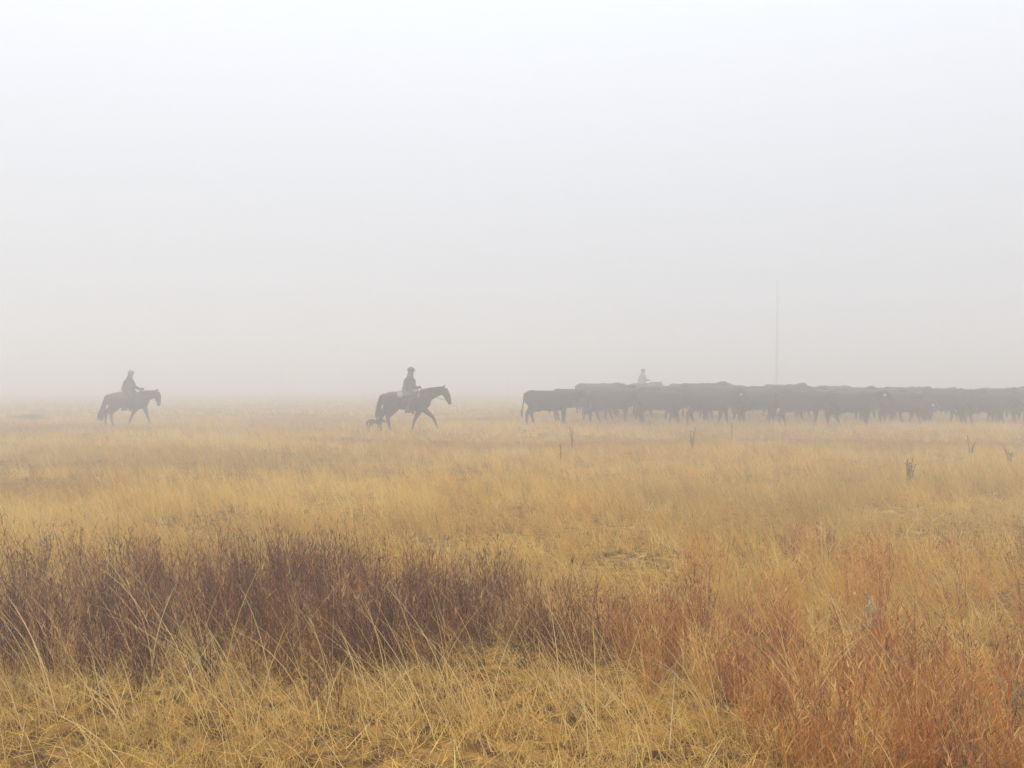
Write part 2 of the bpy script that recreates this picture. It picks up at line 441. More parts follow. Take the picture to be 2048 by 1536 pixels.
# ------------------------------------------------------------------ bodies: closed tubes fused into one skin
class Flesh:
    def __init__(s): s.V, s.F = [], []
    def tube(s, pts, rs, n=12, side=(0, 1, 0)):
        pts = [np.array(p, float) for p in pts]
        rings = []
        for i, p in enumerate(pts):
            a, b_ = pts[max(i - 1, 0)], pts[min(i + 1, len(pts) - 1)]
            tn = b_ - a; tn = tn / (np.linalg.norm(tn) + 1e-9)
            sd = np.array(side, float)
            if abs(sd @ tn) > 0.9: sd = np.array((1.0, 0, 0))
            sd = sd - (sd @ tn) * tn; sd /= np.linalg.norm(sd)
            u = np.cross(tn, sd)
            r = rs[i]; ra, rb = (r, r) if np.isscalar(r) else r
            o = len(s.V)
            for q in range(n):
                f = 2 * math.pi * q / n
                s.V.append(tuple(p + sd * ra * math.cos(f) + u * rb * math.sin(f)))
            rings.append(o)
        for i in range(len(rings) - 1):
            for q in range(n):
                a, b_ = rings[i], rings[i + 1]
                s.F.append((a + q, a + (q + 1) % n, b_ + (q + 1) % n, b_ + q))
        s.F.append(tuple(rings[0] + q for q in reversed(range(n))))
        s.F.append(tuple(rings[-1] + q for q in range(n)))
    def ball(s, c, r, n=10):
        r = (r, r, r) if np.isscalar(r) else r
        pts, rad = [], []
        for i in range(n + 1):
            f = math.pi * (0.02 + 0.96 * i / n)
            pts.append((c[0], c[1], c[2] - r[2] * math.cos(f)))
            rad.append((r[1] * math.sin(f), r[0] * math.sin(f)))
        s.tube(pts, rad, 12, (0, 1, 0))
    def mesh(s, name, voxel=None, smooth=6, extra=None):
        me = bpy.data.meshes.new(name)
        me.from_pydata(s.V, [], s.F); me.update()
        if voxel:
            o = bpy.data.objects.new('build_tmp', me); C.objects.link(o)
            md = o.modifiers.new('r', 'REMESH'); md.mode = 'VOXEL'; md.voxel_size = voxel
            ms = o.modifiers.new('s', 'SMOOTH'); ms.factor = 0.5; ms.iterations = smooth
            dg = bpy.context.evaluated_depsgraph_get(); dg.update()
            m2 = bpy.data.meshes.new_from_object(o.evaluated_get(dg))
            bpy.data.objects.remove(o); bpy.data.meshes.remove(me)
            me = m2; me.name = name
        if extra is not None:                      # fingers rooted in the palm, toes, and so on
            nv = len(me.vertices)
            V = [tuple(v.co) for v in me.vertices] + extra.V
            Fc = [tuple(p.vertices) for p in me.polygons] + [tuple(i + nv for i in f) for f in extra.F]
            m3 = bpy.data.meshes.new(name); m3.from_pydata(V, [], Fc); m3.update()
            bpy.data.meshes.remove(me); me = m3
        me.shade_smooth()
        return me

def strands(root_fn, n, seed, w=0.012):
    """hair as tapered ribbons of some thickness: root_fn(i, r) -> list of points"""
    r = random.Random(seed); fl = Flesh()
    for i in range(n):
        pts = root_fn(i / max(1, n - 1), r)
        m = len(pts) - 1
        fl.tube(pts, [max(0.004, w * (1 - 0.75 * (j / m) ** 2) * r.uniform(0.8, 1.2)) for j in range(m + 1)], 5)
    return fl

# ------------------------------------------------------------------ cattle
def cow_meshes(name, head=0.0, ph=0.0, girth=1.0):
    f = Flesh()
    f.tube([(-0.90, 0, 1.14), (-0.82, 0, 1.12), (-0.62, 0, 1.06), (-0.3, 0, 1.00), (0.05, 0, 0.97), (0.38, 0, 0.98), (0.64, 0, 1.02), (0.84, 0, 1.04), (0.98, 0, 1.05)],
           [(0.12, 0.16), (0.22, 0.26), (0.28, 0.34), (0.33 * girth, 0.385), (0.36 * girth, 0.41), (0.33 * girth, 0.40), (0.27, 0.37), (0.21, 0.30), (0.14, 0.2)], 16)
    f.ball((-0.62, 0, 1.30), (0.22, 0.20, 0.10)); f.ball((0.55, 0, 1.30), (0.26, 0.10, 0.11))
    nx, nz = 1.34, 1.26 + head
    f.tube([(0.70, 0, 1.10), (1.0, 0, 1.14 + head * 0.45), (nx - 0.06, 0, nz - 0.02)], [(0.20, 0.30), (0.15, 0.23), (0.12, 0.165)], 12)
    f.tube([(0.80, 0, 0.80), (0.98, 0, 0.86 + head * 0.3), (1.16, 0, 1.0 + head * 0.7)], [(0.08, 0.14), (0.05, 0.11), (0.04, 0.08)], 8)   # brisket and dewlap
    f.tube([(nx - 0.10, 0, nz + 0.05), (nx + 0.02, 0, nz + 0.02), (nx + 0.17, 0, nz - 0.11), (nx + 0.32, 0, nz - 0.27), (nx + 0.385, 0, nz - 0.335)],
           [(0.10, 0.09), (0.125, 0.13), (0.105, 0.12), (0.08, 0.085), (0.075, 0.065)], 12)
    for sy in (-1, 1):
        f.tube([(nx - 0.05, sy * 0.10, nz + 0.03), (nx - 0.09, sy * 0.20, nz + 0.03), (nx - 0.12, sy * 0.30, nz - 0.01)], [(0.035, 0.045), (0.03, 0.065), (0.015, 0.03)], 8, (1, 0, 0))
        # fore leg, swinging with the walk
        s1 = 0.17 * math.sin(ph + (0 if sy > 0 else math.pi)); lift = 0.06 * max(0, math.cos(ph + (0 if sy > 0 else math.pi)))
        f.tube([(0.58, sy * 0.19, 1.0), (0.60 + s1 * 0.2, sy * 0.185, 0.74), (0.62 + s1 * 0.55, sy * 0.16, 0.43), (0.60 + s1 * 0.95, sy * 0.15, 0.16 + lift), (0.62 + s1 * 1.05, sy * 0.15, 0.05 + lift), (0.64 + s1 * 1.05, sy * 0.15, 0.0 + lift)],
               [(0.10, 0.20), (0.085, 0.13), (0.062, 0.075), (0.042, 0.048), (0.055, 0.06), (0.06, 0.075)], 10)
        s2 = 0.18 * math.sin(ph + math.pi * (0.6 if sy > 0 else 1.6)); l2 = 0.05 * max(0, math.cos(ph + math.pi * (0.6 if sy > 0 else 1.6)))
        f.tube([(-0.62, sy * 0.17, 1.08), (-0.58 + s2 * 0.15, sy * 0.19, 0.84), (-0.60 + s2 * 0.3, sy * 0.17, 0.66), (-0.74 + s2 * 0.6, sy * 0.15, 0.47), (-0.70 + s2 * 0.95, sy * 0.15, 0.16 + l2), (-0.67 + s2, sy * 0.15, 0.05 + l2), (-0.65 + s2, sy * 0.15, l2)],
               [(0.13, 0.27), (0.13, 0.24), (0.10, 0.16), (0.065, 0.085), (0.045, 0.05), (0.055, 0.06), (0.06, 0.075)], 10)
    f.ball((-0.38, 0, 0.66), (0.16, 0.13, 0.12))          # udder
    body = f.mesh(name + '_body', 0.03, 5)
    body.materials.append(M['cow'])
    tl = Flesh()
    sw = 0.06 * math.sin(ph * 2)
    tl.tube([(-0.80, 0, 1.30), (-0.92, 0, 1.24), (-0.945, sw * 0.3, 1.06), (-0.965, sw * 0.6, 0.85), (-1.02, sw, 0.64)], [0.045, 0.04, 0.028, 0.022, 0.024], 8)
    tl.tube([(-1.02, sw, 0.66), (-1.03, sw, 0.54), (-1.02, sw, 0.42), (-1.0, sw, 0.32)], [0.025, 0.05, 0.042, 0.008], 8)
    tail = tl.mesh(name + '_tail'); tail.materials.append(M['cow'])
    ear = (nx - 0.10, 0.255, nz + 0.0)
    return body, tail, ear

VAR = [cow_meshes('cow_a', 0.02, 0.3), cow_meshes('cow_b', -0.16, 1.5, 1.08), cow_meshes('cow_c', 0.10, 2.9, 0.95),
       cow_meshes('cow_d', -0.30, 4.2, 1.03), cow_meshes('cow_e', 0.05, 5.4, 1.1)]

tg = Flesh(); tg.tube([(0, 0, 0), (0, 0, -0.03), (0, 0, -0.105)], [(0.008, 0.018), (0.008, 0.042), (0.008, 0.05)], 8)
tag_me = tg.mesh('ear_tag'); tag_me.materials.append(M['tag'])

def put_cow(px, depth, variant, label, group, rz=0.0, scale=1.0, tagged=False, dz=0.0):
    x, y, z = ground_at(px, depth)
    root = empty('cow', (x, y, z - 0.01 + dz), rz); root.scale = (scale,) * 3
    tag(root, label, 'cow', group)
    body, tail, ear = VAR[variant]
    obj('body', body, None, root); obj('tail', tail, None, root)
    if tagged:
        e_ = obj('ear_tag', tag_me, None, root, (ear[0], -ear[1] - 0.02, ear[2] - 0.02))
    return root

ORD = ['second', 'third', 'fourth', 'fifth', 'sixth', 'seventh', 'eighth', 'ninth', 'tenth', 'eleventh']
G1 = 'cows of the near row of the herd'
put_cow(1096, 36.3, 0, 'rearmost black cow at the left end of the herd, tail hanging clear', G1, 0.02, 1.03)
put_cow(1146, 39.4, 1, 'black cow half hidden just beyond the rearmost cow of the herd', 'cows of the herd', 0.05, 1.02)
front = [(1222, 37.8, 2, 0.10), (1318, 37.2, 3, -0.06), (1416, 36.6, 4, 0.04, 1), (1515, 37.4, 1, 0.12), (1600, 36.4, 0, -0.10, 1), (1702, 35.8, 2, 0.05, 1),
         (1800, 36.6, 3, 0.0, 1), (1885, 37.6, 4, 0.15), (1972, 36.9, 1, -0.05), (2062, 37.6, 0, 0.05)]
for i, a in enumerate(front):
    put_cow(a[0], a[1], a[2], 'black cow in the near row of the herd, %s from its left end' % ORD[i], G1, a[3], random.uniform(0.98, 1.05), len(a) > 4)
rr = random.Random(5)
LB = {0: 'black cow in the second row, just behind the near row',
      1: 'black cow in the third row, deep in the packed herd',
      2: 'black cow in the fourth row, deep in the packed herd',
      3: 'black cow in the far row, its back along the skyline'}
rows = [(39.4, 1250, 66), (41.6, 1205, 64), (45.0, 1190, 66), (49.5, 1186, 62)]
for ri, (dep, p0, st) in enumerate(rows):
    p = p0; first = True
    while p < 2090:
        lab = LB[ri]
        if ri == 3 and first: lab = 'leftmost cow of the far row, its rump standing above the rearmost cows'
        put_cow(p, dep + (0 if first else rr.uniform(-0.9, 0.9)), rr.randrange(5), lab, 'cows of the herd' if 'leftmost' in lab else 'cows of row %d' % (ri + 2),
                0.0 if first else rr.gauss(0, 0.22), 1.03 if first else rr.uniform(0.90, 1.07), rr.random() < 0.12)
        first = False
        p += st * rr.uniform(0.85, 1.15)

# ------------------------------------------------------------------ horses
def horse(name, P, coat, loc, rz, label):
    root = empty('horse', loc, rz); tag(root, label, 'horse', 'ridden horses')
    f = Flesh()
    f.tube(P['trunk_p'], P['trunk_r'], 16)
    f.tube(P['neck_p'], P['neck_r'], 12)
    f.tube(P['head_p'], P['head_r'], 12)
    ex, ez = P['poll']; dx, dz = P['eardir']
    for sy in (-1, 1):
        f.tube([(ex, sy * 0.06, ez - 0.03), (ex + dx * 0.6, sy * 0.075, ez + dz * 0.6), (ex + dx, sy * 0.075, ez + dz)], [(0.035, 0.035), (0.035, 0.03), (0.010, 0.010)], 8)
    for key, sy in (('fl', 1), ('fr', -1)):
        q = P[key]
        f.tube([(P['sh'][0], sy * 0.14, P['sh'][1])] + [(a, sy * 0.15, c) for a, c in q], [(0.11, 0.20), (0.085, 0.13), (0.058, 0.066), (0.037, 0.042), (0.046, 0.05), (0.05, 0.066)], 10)
    for key, sy in (('hl', 1), ('hr', -1)):
        q = P[key]
        f.tube([(P['hip'][0], sy * 0.15, P['hip'][1])] + [(a, sy * 0.16, c) for a, c in q], [(0.14, 0.27), (0.125, 0.20), (0.065, 0.082), (0.042, 0.048), (0.048, 0.052), (0.052, 0.068)], 10)
    body = obj('body', f.mesh(name + '_body', 0.024, 5), coat, root)
    # tail of long hair
    tp = P['tail']
    def tailfn(u, r):
        sp = r.uniform(-0.06, 0.06); ln = r.uniform(0.80, 1.0); sx = r.uniform(-0.06, 0.16)
        pts = []
        for j, (a, c) in enumerate(tp):
            s_ = j / (len(tp) - 1)
            pts.append((a + sx * s_ * 1.2, sp * (0.4 + 0.9 * s_) + 0.02 * r.uniform(-1, 1), tp[0][1] + (c - tp[0][1]) * ln))
        return pts
    obj('tail', strands(tailfn, 60, 3, 0.03).mesh(name + '_tail'), M['hair'], root)
    # mane lying along the crest
    mp = P['mane']
    def manefn(u, r):
        s_ = u * (len(mp) - 1); i0 = min(int(s_), len(mp) - 2); q = s_ - i0
        a = mp[i0][0] * (1 - q) + mp[i0 + 1][0] * q; c = mp[i0][1] * (1 - q) + mp[i0 + 1][1] * q
        ln = r.uniform(0.12, 0.22)
        return [(a, 0, c - 0.02), (a + 0.01, -0.06, c + 0.012), (a - 0.01, -0.115, c - ln * 0.4), (a - 0.02, -0.135, c - ln)]
    obj('mane', strands(manefn, 40, 4, 0.018).mesh(name + '_mane'), M['hair'], root)
    # saddle, blanket, girth, stirrups
    sx, sz = P['seat']
    s = Flesh()
    for sy in (-1, 1):
        s.tube([(sx - 0.02, sy * 0.05, sz + 0.02), (sx, sy * 0.22, sz - 0.06), (sx + 0.02, sy * 0.315, sz - 0.28), (sx + 0.03, sy * 0.345, sz - 0.42)], [(0.24, 0.02), (0.23, 0.02), (0.15, 0.018), (0.10, 0.016)], 10, (1, 0, 0))
    s.tube([(sx - 0.26, 0, sz + 0.11), (sx - 0.20, 0, sz + 0.05), (sx, 0, sz + 0.02), (sx + 0.17, 0, sz + 0.04), (sx + 0.23, 0, sz + 0.11)], [(0.15, 0.03), (0.16, 0.035), (0.12, 0.04), (0.09, 0.04), (0.05, 0.03)], 10)
    sad = obj('saddle', s.mesh(name + '_saddle'), M['leather'], root)
    hn = Flesh(); hn.tube([(sx + 0.22, 0, sz + 0.08), (sx + 0.25, 0, sz + 0.17)], [0.022, 0.02], 8); hn.ball((sx + 0.255, 0, sz + 0.18), (0.035, 0.035, 0.015), 6)
    obj('horn', hn.mesh(name + '_horn'), M['leather'], sad)
    gt = Flesh()
    gt.tube([(sx + 0.13, 0.33 * math.cos(q), sz - 0.43 + 0.41 * math.sin(q)) for q in np.linspace(math.pi * 0.98, math.pi * 2.02, 14)], [(0.04, 0.008)] * 14, 6, (1, 0, 0))
    obj('girth', gt.mesh(name + '_girth'), M['leather'], sad)
    bl = Flesh()
    ar = np.linspace(-0.5, 0.5, 12) * math.pi
    bl.tube([(sx - 0.06, (0.335) * math.sin(q), sz - 0.37 + 0.385 * math.cos(q)) for q in ar], [(0.31, 0.012)] * 12, 8, (1, 0, 0))
    obj('saddle_blanket', bl.mesh(name + '_blanket'), M[P.get('blanket', 'leather')], root)
    if P.get('bag'):
        for sy in (-1, 1):
            bg_ = Flesh()
            bg_.tube([(sx - 0.33, sy * 0.20, sz - 0.03), (sx - 0.31, sy * 0.30, sz - 0.10), (sx - 0.27, sy * 0.36, sz - 0.20), (sx - 0.25, sy * 0.36, sz - 0.25)], [(0.09, 0.03), (0.13, 0.05), (0.12, 0.05), (0.05, 0.02)], 10, (1, 0, 0))
            obj('saddle_bag', bg_.mesh(name + '_saddle_bag'), M['blanket'], sad)
    fx, fz = P['foot']
    for sy in (-1, 1):
        st = Flesh()
        st.tube([(sx + 0.04, sy * 0.33, sz - 0.2), (fx + 0.03, sy * 0.40, fz + 0.17)], [(0.028, 0.006)] * 2, 6, (1, 0, 0))
        st.tube([(fx + 0.06, sy * 0.40 + 0.065 * math.sin(q), fz + 0.085 - 0.095 * math.cos(q)) for q in np.linspace(0, 2 * math.pi, 13)], [0.012] * 13, 6)
        obj('stirrup', st.mesh(name + '_stirrup'), M['leather'], sad)
    # bridle and reins
    hp = [np.array(q) for q in P['head_p']]; hr = P['head_r']
    br = Flesh()
    for idx, gr in ((1, 1.06), (3, 1.08)):
        p0 = hp[idx]; tn = hp[idx + 1] - hp[idx - 1]; tn /= np.linalg.norm(tn)
        u = np.cross(tn, (0, 1, 0)); ra, rb = hr[idx]
        br.tube([tuple(p0 + np.array((0, 1, 0)) * ra * gr * math.cos(q) + u * rb * gr * math.sin(q)) for q in np.linspace(0, 2 * math.pi, 15)], [0.011] * 15, 5)
    for sy in (-1, 1):
        br.tube([tuple(hp[1] + (0, sy * hr[1][0] * 1.03, 0)), tuple(hp[2] + (0, sy * hr[2][0] * 1.04, 0)), tuple(hp[3] + (0, sy * hr[3][0] * 1.06, 0))], [0.010] * 3, 5)
    obj('bridle', br.mesh(name + '_bridle'), M['leather'], root)
    hx, hz = P['hand']
    for sy in (-1, 1):
        a = hp[3] + (0.0, sy * hr[3][0] * 1.05, -0.02); c = np.array((hx, sy * 0.03, hz)); mid = (a + c) / 2 + np.array((-0.03, sy * 0.10, -0.13))
        rn = Flesh(); rn.tube([tuple((1 - q) ** 2 * a + 2 * q * (1 - q) * mid + q * q * c) for q in np.linspace(0, 1, 10)], [0.007] * 10, 5)
        obj('rein', rn.mesh(name + '_rein'), M['leather'], root)
    return root

H2 = dict(  # long striding walk, arched neck
    trunk_p=[(-0.86, 0, 1.14), (-0.76, 0, 1.14), (-0.55, 0, 1.15), (-0.25, 0, 1.14), (0.1, 0, 1.11), (0.4, 0, 1.11), (0.64, 0, 1.12), (0.82, 0, 1.08), (0.92, 0, 1.05)],
    trunk_r=[(0.12, 0.14), (0.22, 0.24), (0.28, 0.30), (0.29, 0.325), (0.31, 0.355), (0.29, 0.375), (0.24, 0.36), (0.19, 0.26), (0.11, 0.14)],
    neck_p=[(0.56, 0, 1.24), (0.86, 0, 1.34), (1.12, 0, 1.42), (1.32, 0, 1.47)], neck_r=[(0.15, 0.27), (0.12, 0.225), (0.095, 0.165), (0.085, 0.13)],
    head_p=[(1.32, 0, 1.53), (1.42, 0, 1.48), (1.50, 0, 1.32), (1.58, 0, 1.13), (1.615, 0, 1.02), (1.62, 0, 0.98)],
    head_r=[(0.075, 0.09), (0.10, 0.135), (0.10, 0.135), (0.075, 0.09), (0.065, 0.07), (0.05, 0.05)],
    poll=(1.38, 1.60), eardir=(0.06, 0.11), sh=(0.66, 1.10), hip=(-0.60, 1.18),
    fl=[(0.66, 0.80), (0.99, 0.52), (1.13, 0.22), (1.17, 0.10), (1.20, 0.03)], fr=[(0.52, 0.78), (0.36, 0.46), (0.27, 0.17), (0.245, 0.07), (0.26, 0.0)],
    hl=[(-0.66, 0.82), (-0.90, 0.56), (-0.92, 0.20), (-0.90, 0.08), (-0.86, 0.0)], hr=[(-0.42, 0.80), (-0.63, 0.52), (-0.56, 0.18), (-0.52, 0.08), (-0.49, 0.0)],
    tail=[(-0.80, 1.36), (-0.90, 1.27), (-0.96, 1.05), (-1.0, 0.80), (-1.02, 0.58), (-1.0, 0.42)], mane=[(0.55, 1.51), (0.86, 1.57), (1.12, 1.60), (1.36, 1.62)],
    seat=(0.14, 1.47), foot=(0.10, 0.70), hand=(0.52, 1.60), bag=True)
H1 = dict(  # shorter step, neck low and level
    trunk_p=[(-0.90, 0, 1.08), (-0.80, 0, 1.08), (-0.58, 0, 1.09), (-0.25, 0, 1.09), (0.1, 0, 1.07), (0.38, 0, 1.06), (0.6, 0, 1.07), (0.76, 0, 1.03), (0.86, 0, 1.00)],
    trunk_r=[(0.12, 0.15), (0.22, 0.25), (0.28, 0.315), (0.30, 0.35), (0.32, 0.37), (0.30, 0.38), (0.25, 0.37), (0.19, 0.28), (0.11, 0.16)],
    neck_p=[(0.50, 0, 1.18), (0.78, 0, 1.25), (1.0, 0, 1.30), (1.16, 0, 1.34)], neck_r=[(0.15, 0.27), (0.12, 0.22), (0.095, 0.17), (0.085, 0.14)],
    head_p=[(1.15, 0, 1.40), (1.22, 0, 1.36), (1.26, 0, 1.20), (1.29, 0, 1.0), (1.295, 0, 0.88), (1.28, 0, 0.83)],
    head_r=[(0.075, 0.09), (0.10, 0.135), (0.10, 0.14), (0.075, 0.095), (0.065, 0.075), (0.05, 0.05)],
    poll=(1.20, 1.46), eardir=(0.05, 0.12), sh=(0.60, 1.04), hip=(-0.64, 1.12),
    fl=[(0.64, 0.78), (0.74, 0.50), (0.85, 0.19), (0.88, 0.08), (0.91, 0.01)], fr=[(0.40, 0.76), (0.24, 0.47), (0.13, 0.17), (0.10, 0.07), (0.11, 0.0)],
    hl=[(-0.70, 0.78), (-0.98, 0.54), (-1.02, 0.19), (-1.0, 0.08), (-0.97, 0.0)], hr=[(-0.46, 0.76), (-0.66, 0.49), (-0.61, 0.17), (-0.57, 0.08), (-0.54, 0.0)],
    tail=[(-0.82, 1.32), (-0.93, 1.22), (-0.99, 0.98), (-1.05, 0.74), (-1.13, 0.47), (-1.22, 0.18)], mane=[(0.50, 1.45), (0.78, 1.475), (1.0, 1.48), (1.18, 1.48)],
    seat=(0.02, 1.44), foot=(-0.04, 0.66), hand=(0.60, 1.56), blanket='leather')

# ------------------------------------------------------------------ riders
def person(name, P, head, hand, lean, loc, rz, label, coat, cap, bulk=1.0, skirt=False, scarf=False, off_hand=None):
    """seated astride; coordinates in the horse's frame, the Empty stands at the seat"""
    sx, sz = P['seat']; fx, fz = P['foot']
    org = np.array((sx, 0, sz))
    ca, sa = math.cos(rz), math.sin(rz)
    root = empty('person', (loc[0] + sx * ca, loc[1] + sx * sa, loc[2] + sz), rz)
    tag(root, label, 'person', 'riders on horseback')
    R = lambda p: tuple(np.array(p, float) - org)
    hx, hz = head
    chest = (sx + lean, 0, sz + 0.42)
    shz = hz - 0.245; shx = sx + lean * 1.25
    torso_p = [(sx - 0.01, 0, sz + 0.05), (sx, 0, sz + 0.17), (sx + lean * 0.4, 0, sz + 0.28), chest, (shx, 0, shz - 0.02), (shx, 0, shz + 0.04)]
    torso_r = [(0.17, 0.13), (0.165, 0.125), (0.15, 0.11), (0.17, 0.125), (0.17, 0.105), (0.08, 0.07)]
    if off_hand is None: off_hand = (hand[0] - 0.10, hand[1] - 0.03)
    arms = []
    for sy, hd in ((-1, hand), (1, off_hand)):
        s_ = np.array((shx, sy * 0.195, shz - 0.01)); h_ = np.array((hd[0] - 0.06, sy * 0.055, hd[1]))
        el = (s_ + h_) / 2 + np.array((-0.10, sy * 0.10, -0.12))
        dd = np.linalg.norm(h_ - s_)
        if dd > 0.5: el = (s_ + h_) / 2 + np.array((-0.03, sy * 0.05, -0.09))
        arms.append((sy, s_, el, h_))
    legs = []
    for sy in (-1, 1):
        legs.append((sy, (sx, sy * 0.12, sz + 0.08), (sx + 0.26, sy * 0.36, sz - 0.24), (fx - 0.01, sy * 0.40, fz + 0.10)))
    # body: one skin from head to feet
    f = Flesh()
    f.tube([R(p) for p in torso_p], torso_r, 12)
    f.tube([R((shx, 0, shz)), R(((shx + hx) / 2, 0, shz + 0.10)), R((hx - 0.02, 0, hz - 0.05))], [0.07, 0.055, 0.055], 10)
    f.ball(R((hx, 0, hz)), (0.098, 0.078, 0.122)); f.ball(R((hx + 0.03, 0, hz - 0.07)), (0.065, 0.055, 0.055))
    f.tube([R((hx + 0.085, 0, hz + 0.015)), R((hx + 0.115, 0, hz - 0.03)), R((hx + 0.09, 0, hz - 0.045))], [0.012, 0.018, 0.014], 6)
    for sy in (-1, 1):
        f.ball(R((hx - 0.005, sy * 0.08, hz - 0.01)), (0.025, 0.014, 0.034), 6)
    ext = Flesh(); glv = []
    for sy, s_, el, h_ in arms:
        f.tube([R(s_ + (0, -sy * 0.05, 0)), R(s_), R(el), R(h_)], [0.05, 0.055, 0.043, 0.03], 10)
        # palm, thumb up, fingers closed round the rein
        f.tube([R(h_), R(h_ + (0.045, 0, 0.0)), R(h_ + (0.085, 0, 0.0))], [(0.016, 0.03), (0.018, 0.042), (0.016, 0.04)], 10)
        for q in range(4):
            b0 = h_ + np.array((0.082, sy * 0.004, 0.032 - 0.0215 * q)); ln = (0.034, 0.038, 0.035, 0.028)[q]
            ext.tube([R(b0), R(b0 + (ln, -sy * 0.004, 0)), R(b0 + (ln + 0.006, -sy * 0.030, -0.002)), R(b0 + (ln - 0.026, -sy * 0.044, -0.003)), R(b0 + (ln - 0.036, -sy * 0.030, -0.003))], [0.0095, 0.0095, 0.009, 0.0085, 0.007], 7)
        glv.append((sy, h_))
        t0 = h_ + np.array((0.03, -sy * 0.006, 0.038))
        ext.tube([R(t0), R(t0 + (0.028, -sy * 0.014, 0.016)), R(t0 + (0.062, -sy * 0.026, 0.004))], [0.012, 0.0105, 0.008], 7)
    for sy, hp_, kn, an in legs:
        f.tube([R(hp_), R(np.array(hp_) * 0.5 + np.array(kn) * 0.5 + (0, sy * 0.03, 0.04)), R(kn), R(np.array(kn) * 0.6 + np.array(an) * 0.4 + (-0.03, 0, 0)), R(an)], [0.10, 0.088, 0.062, 0.06, 0.04], 10)
        f.tube([R(np.array(an) + (-0.05, 0, -0.06)), R(np.array(an) + (0.05, 0, -0.06)), R(np.array(an) + (0.18, 0, -0.065))], [(0.03, 0.03), (0.04, 0.03), (0.035, 0.022)], 8)
    obj('body', f.mesh(name + '_body', 0.012, 3, ext), M['skin'], root)
    for sy in (-1, 1):
        e_ = Flesh(); e_.ball(R((hx + 0.083, sy * 0.034, hz + 0.012)), 0.013, 6)
        obj('eye', e_.mesh(name + '_eye'), M['hair'], root)
    hr_ = Flesh(); hr_.ball(R((hx - 0.035, 0, hz + 0.0)), (0.085, 0.088, 0.10)); hr_.ball(R((hx - 0.05, 0, hz - 0.06)), (0.055, 0.07, 0.06))
    obj('hair', hr_.mesh(name + '_hair', 0.02, 3), M['hair'], root)
    for sy, h_ in glv:                       # work gloves over palm, fingers and thumb
        gl = Flesh()
        gl.tube([R(h_ + (-0.05, 0, 0)), R(h_), R(h_ + (0.045, 0, 0.0)), R(h_ + (0.092, 0, 0.0))], [(0.036, 0.04), (0.03, 0.038), (0.022, 0.047), (0.02, 0.045)], 10)
        for q in range(4):
            b0 = h_ + np.array((0.082, sy * 0.004, 0.032 - 0.0215 * q)); ln = (0.034, 0.038, 0.035, 0.028)[q]
            gl.tube([R(b0), R(b0 + (ln, -sy * 0.004, 0)), R(b0 + (ln + 0.006, -sy * 0.030, -0.002)), R(b0 + (ln - 0.026, -sy * 0.044, -0.003)), R(b0 + (ln - 0.039, -sy * 0.028, -0.003))], [0.012, 0.012, 0.0115, 0.011, 0.009], 7)
        t0 = h_ + np.array((0.03, -sy * 0.006, 0.038))
        gl.tube([R(t0), R(t0 + (0.028, -sy * 0.014, 0.016)), R(t0 + (0.065, -sy * 0.027, 0.003))], [0.0145, 0.013, 0.010], 7)
        obj('glove', gl.mesh(name + '_glove'), M['leather'], root)
    # jacket
    j = Flesh()
    j.tube([R((sx - 0.02, 0, sz + 0.03))] + [R(p) for p in torso_p[1:]] + [R((shx + 0.01, 0, shz + 0.10)), R(((shx + hx) / 2, 0, hz - 0.09))],
           [(0.22 * bulk, 0.185 * bulk), (0.22 * bulk, 0.182 * bulk), (0.21 * bulk, 0.172 * bulk), (0.22 * bulk, 0.155 * bulk), (0.20, 0.122 * bulk), (0.17, 0.13), (0.125, 0.118), (0.105, 0.108)], 14)
    for sy, s_, el, h_ in arms:
        j.ball(R(s_ + (0, sy * 0.01, -0.02)), 0.088)
        j.tube([R(s_), R((s_ * 0.5 + el * 0.5)), R(el), R(h_ * 0.5 + el * 0.5), R(h_ + (-0.005, 0, 0))], [0.082, 0.078, 0.072, 0.058, 0.044], 10)
    if skirt:
        j.ball(R((hx - 0.03, 0, hz - 0.07)), (0.10, 0.10, 0.11))
        for sy in (-1, 1):
            j.tube([R((sx - 0.04, sy * 0.08, sz + 0.12)), R((sx - 0.02, sy * 0.27, sz - 0.02)), R((sx + 0.02, sy * 0.385, sz - 0.16))], [(0.24, 0.05), (0.23, 0.035), (0.19, 0.028)], 10, (1, 0, 0))
    obj('jacket', j.mesh(name + '_jacket', 0.022, 4), M[coat], root)
    tr = Flesh()
    tr.tube([R((sx - 0.03, 0, sz + 0.12)), R((sx - 0.01, 0, sz + 0.06))], [(0.16, 0.13), (0.19, 0.14)], 12)
    for sy, hp_, kn, an in legs:
        tr.tube([R(hp_), R(np.array(hp_) * 0.5 + np.array(kn) * 0.5 + (0, sy * 0.03, 0.04)), R(kn), R(np.array(kn) * 0.6 + np.array(an) * 0.4 + (-0.03, 0, 0)), R(np.array(an) + (0, 0, 0.03))], [0.125, 0.115, 0.088, 0.085, 0.075], 10)
    obj('trousers', tr.mesh(name + '_trousers', 0.024, 3), M['denim'], root)
    for sy, hp_, kn, an in legs:
        bt = Flesh(); an = np.array(an)
        bt.tube([R(an + (0, 0, 0.10)), R(an + (0, 0, 0.0)), R(an + (0.0, 0, -0.06))], [0.066, 0.056, 0.058], 10)
        bt.tube([R(an + (-0.07, 0, -0.065)), R(an + (0.04, 0, -0.06)), R(an + (0.16, 0, -0.07)), R(an + (0.21, 0, -0.075))], [(0.04, 0.04), (0.052, 0.045), (0.046, 0.034), (0.02, 0.018)], 10)
        bt.tube([R(an + (-0.055, 0, -0.07)), R(an + (-0.055, 0, -0.125))], [0.036, 0.034], 8)
        obj('boot', bt.mesh(name + '_boot', 0.018, 2), M['leather'], root)
    cp = Flesh()
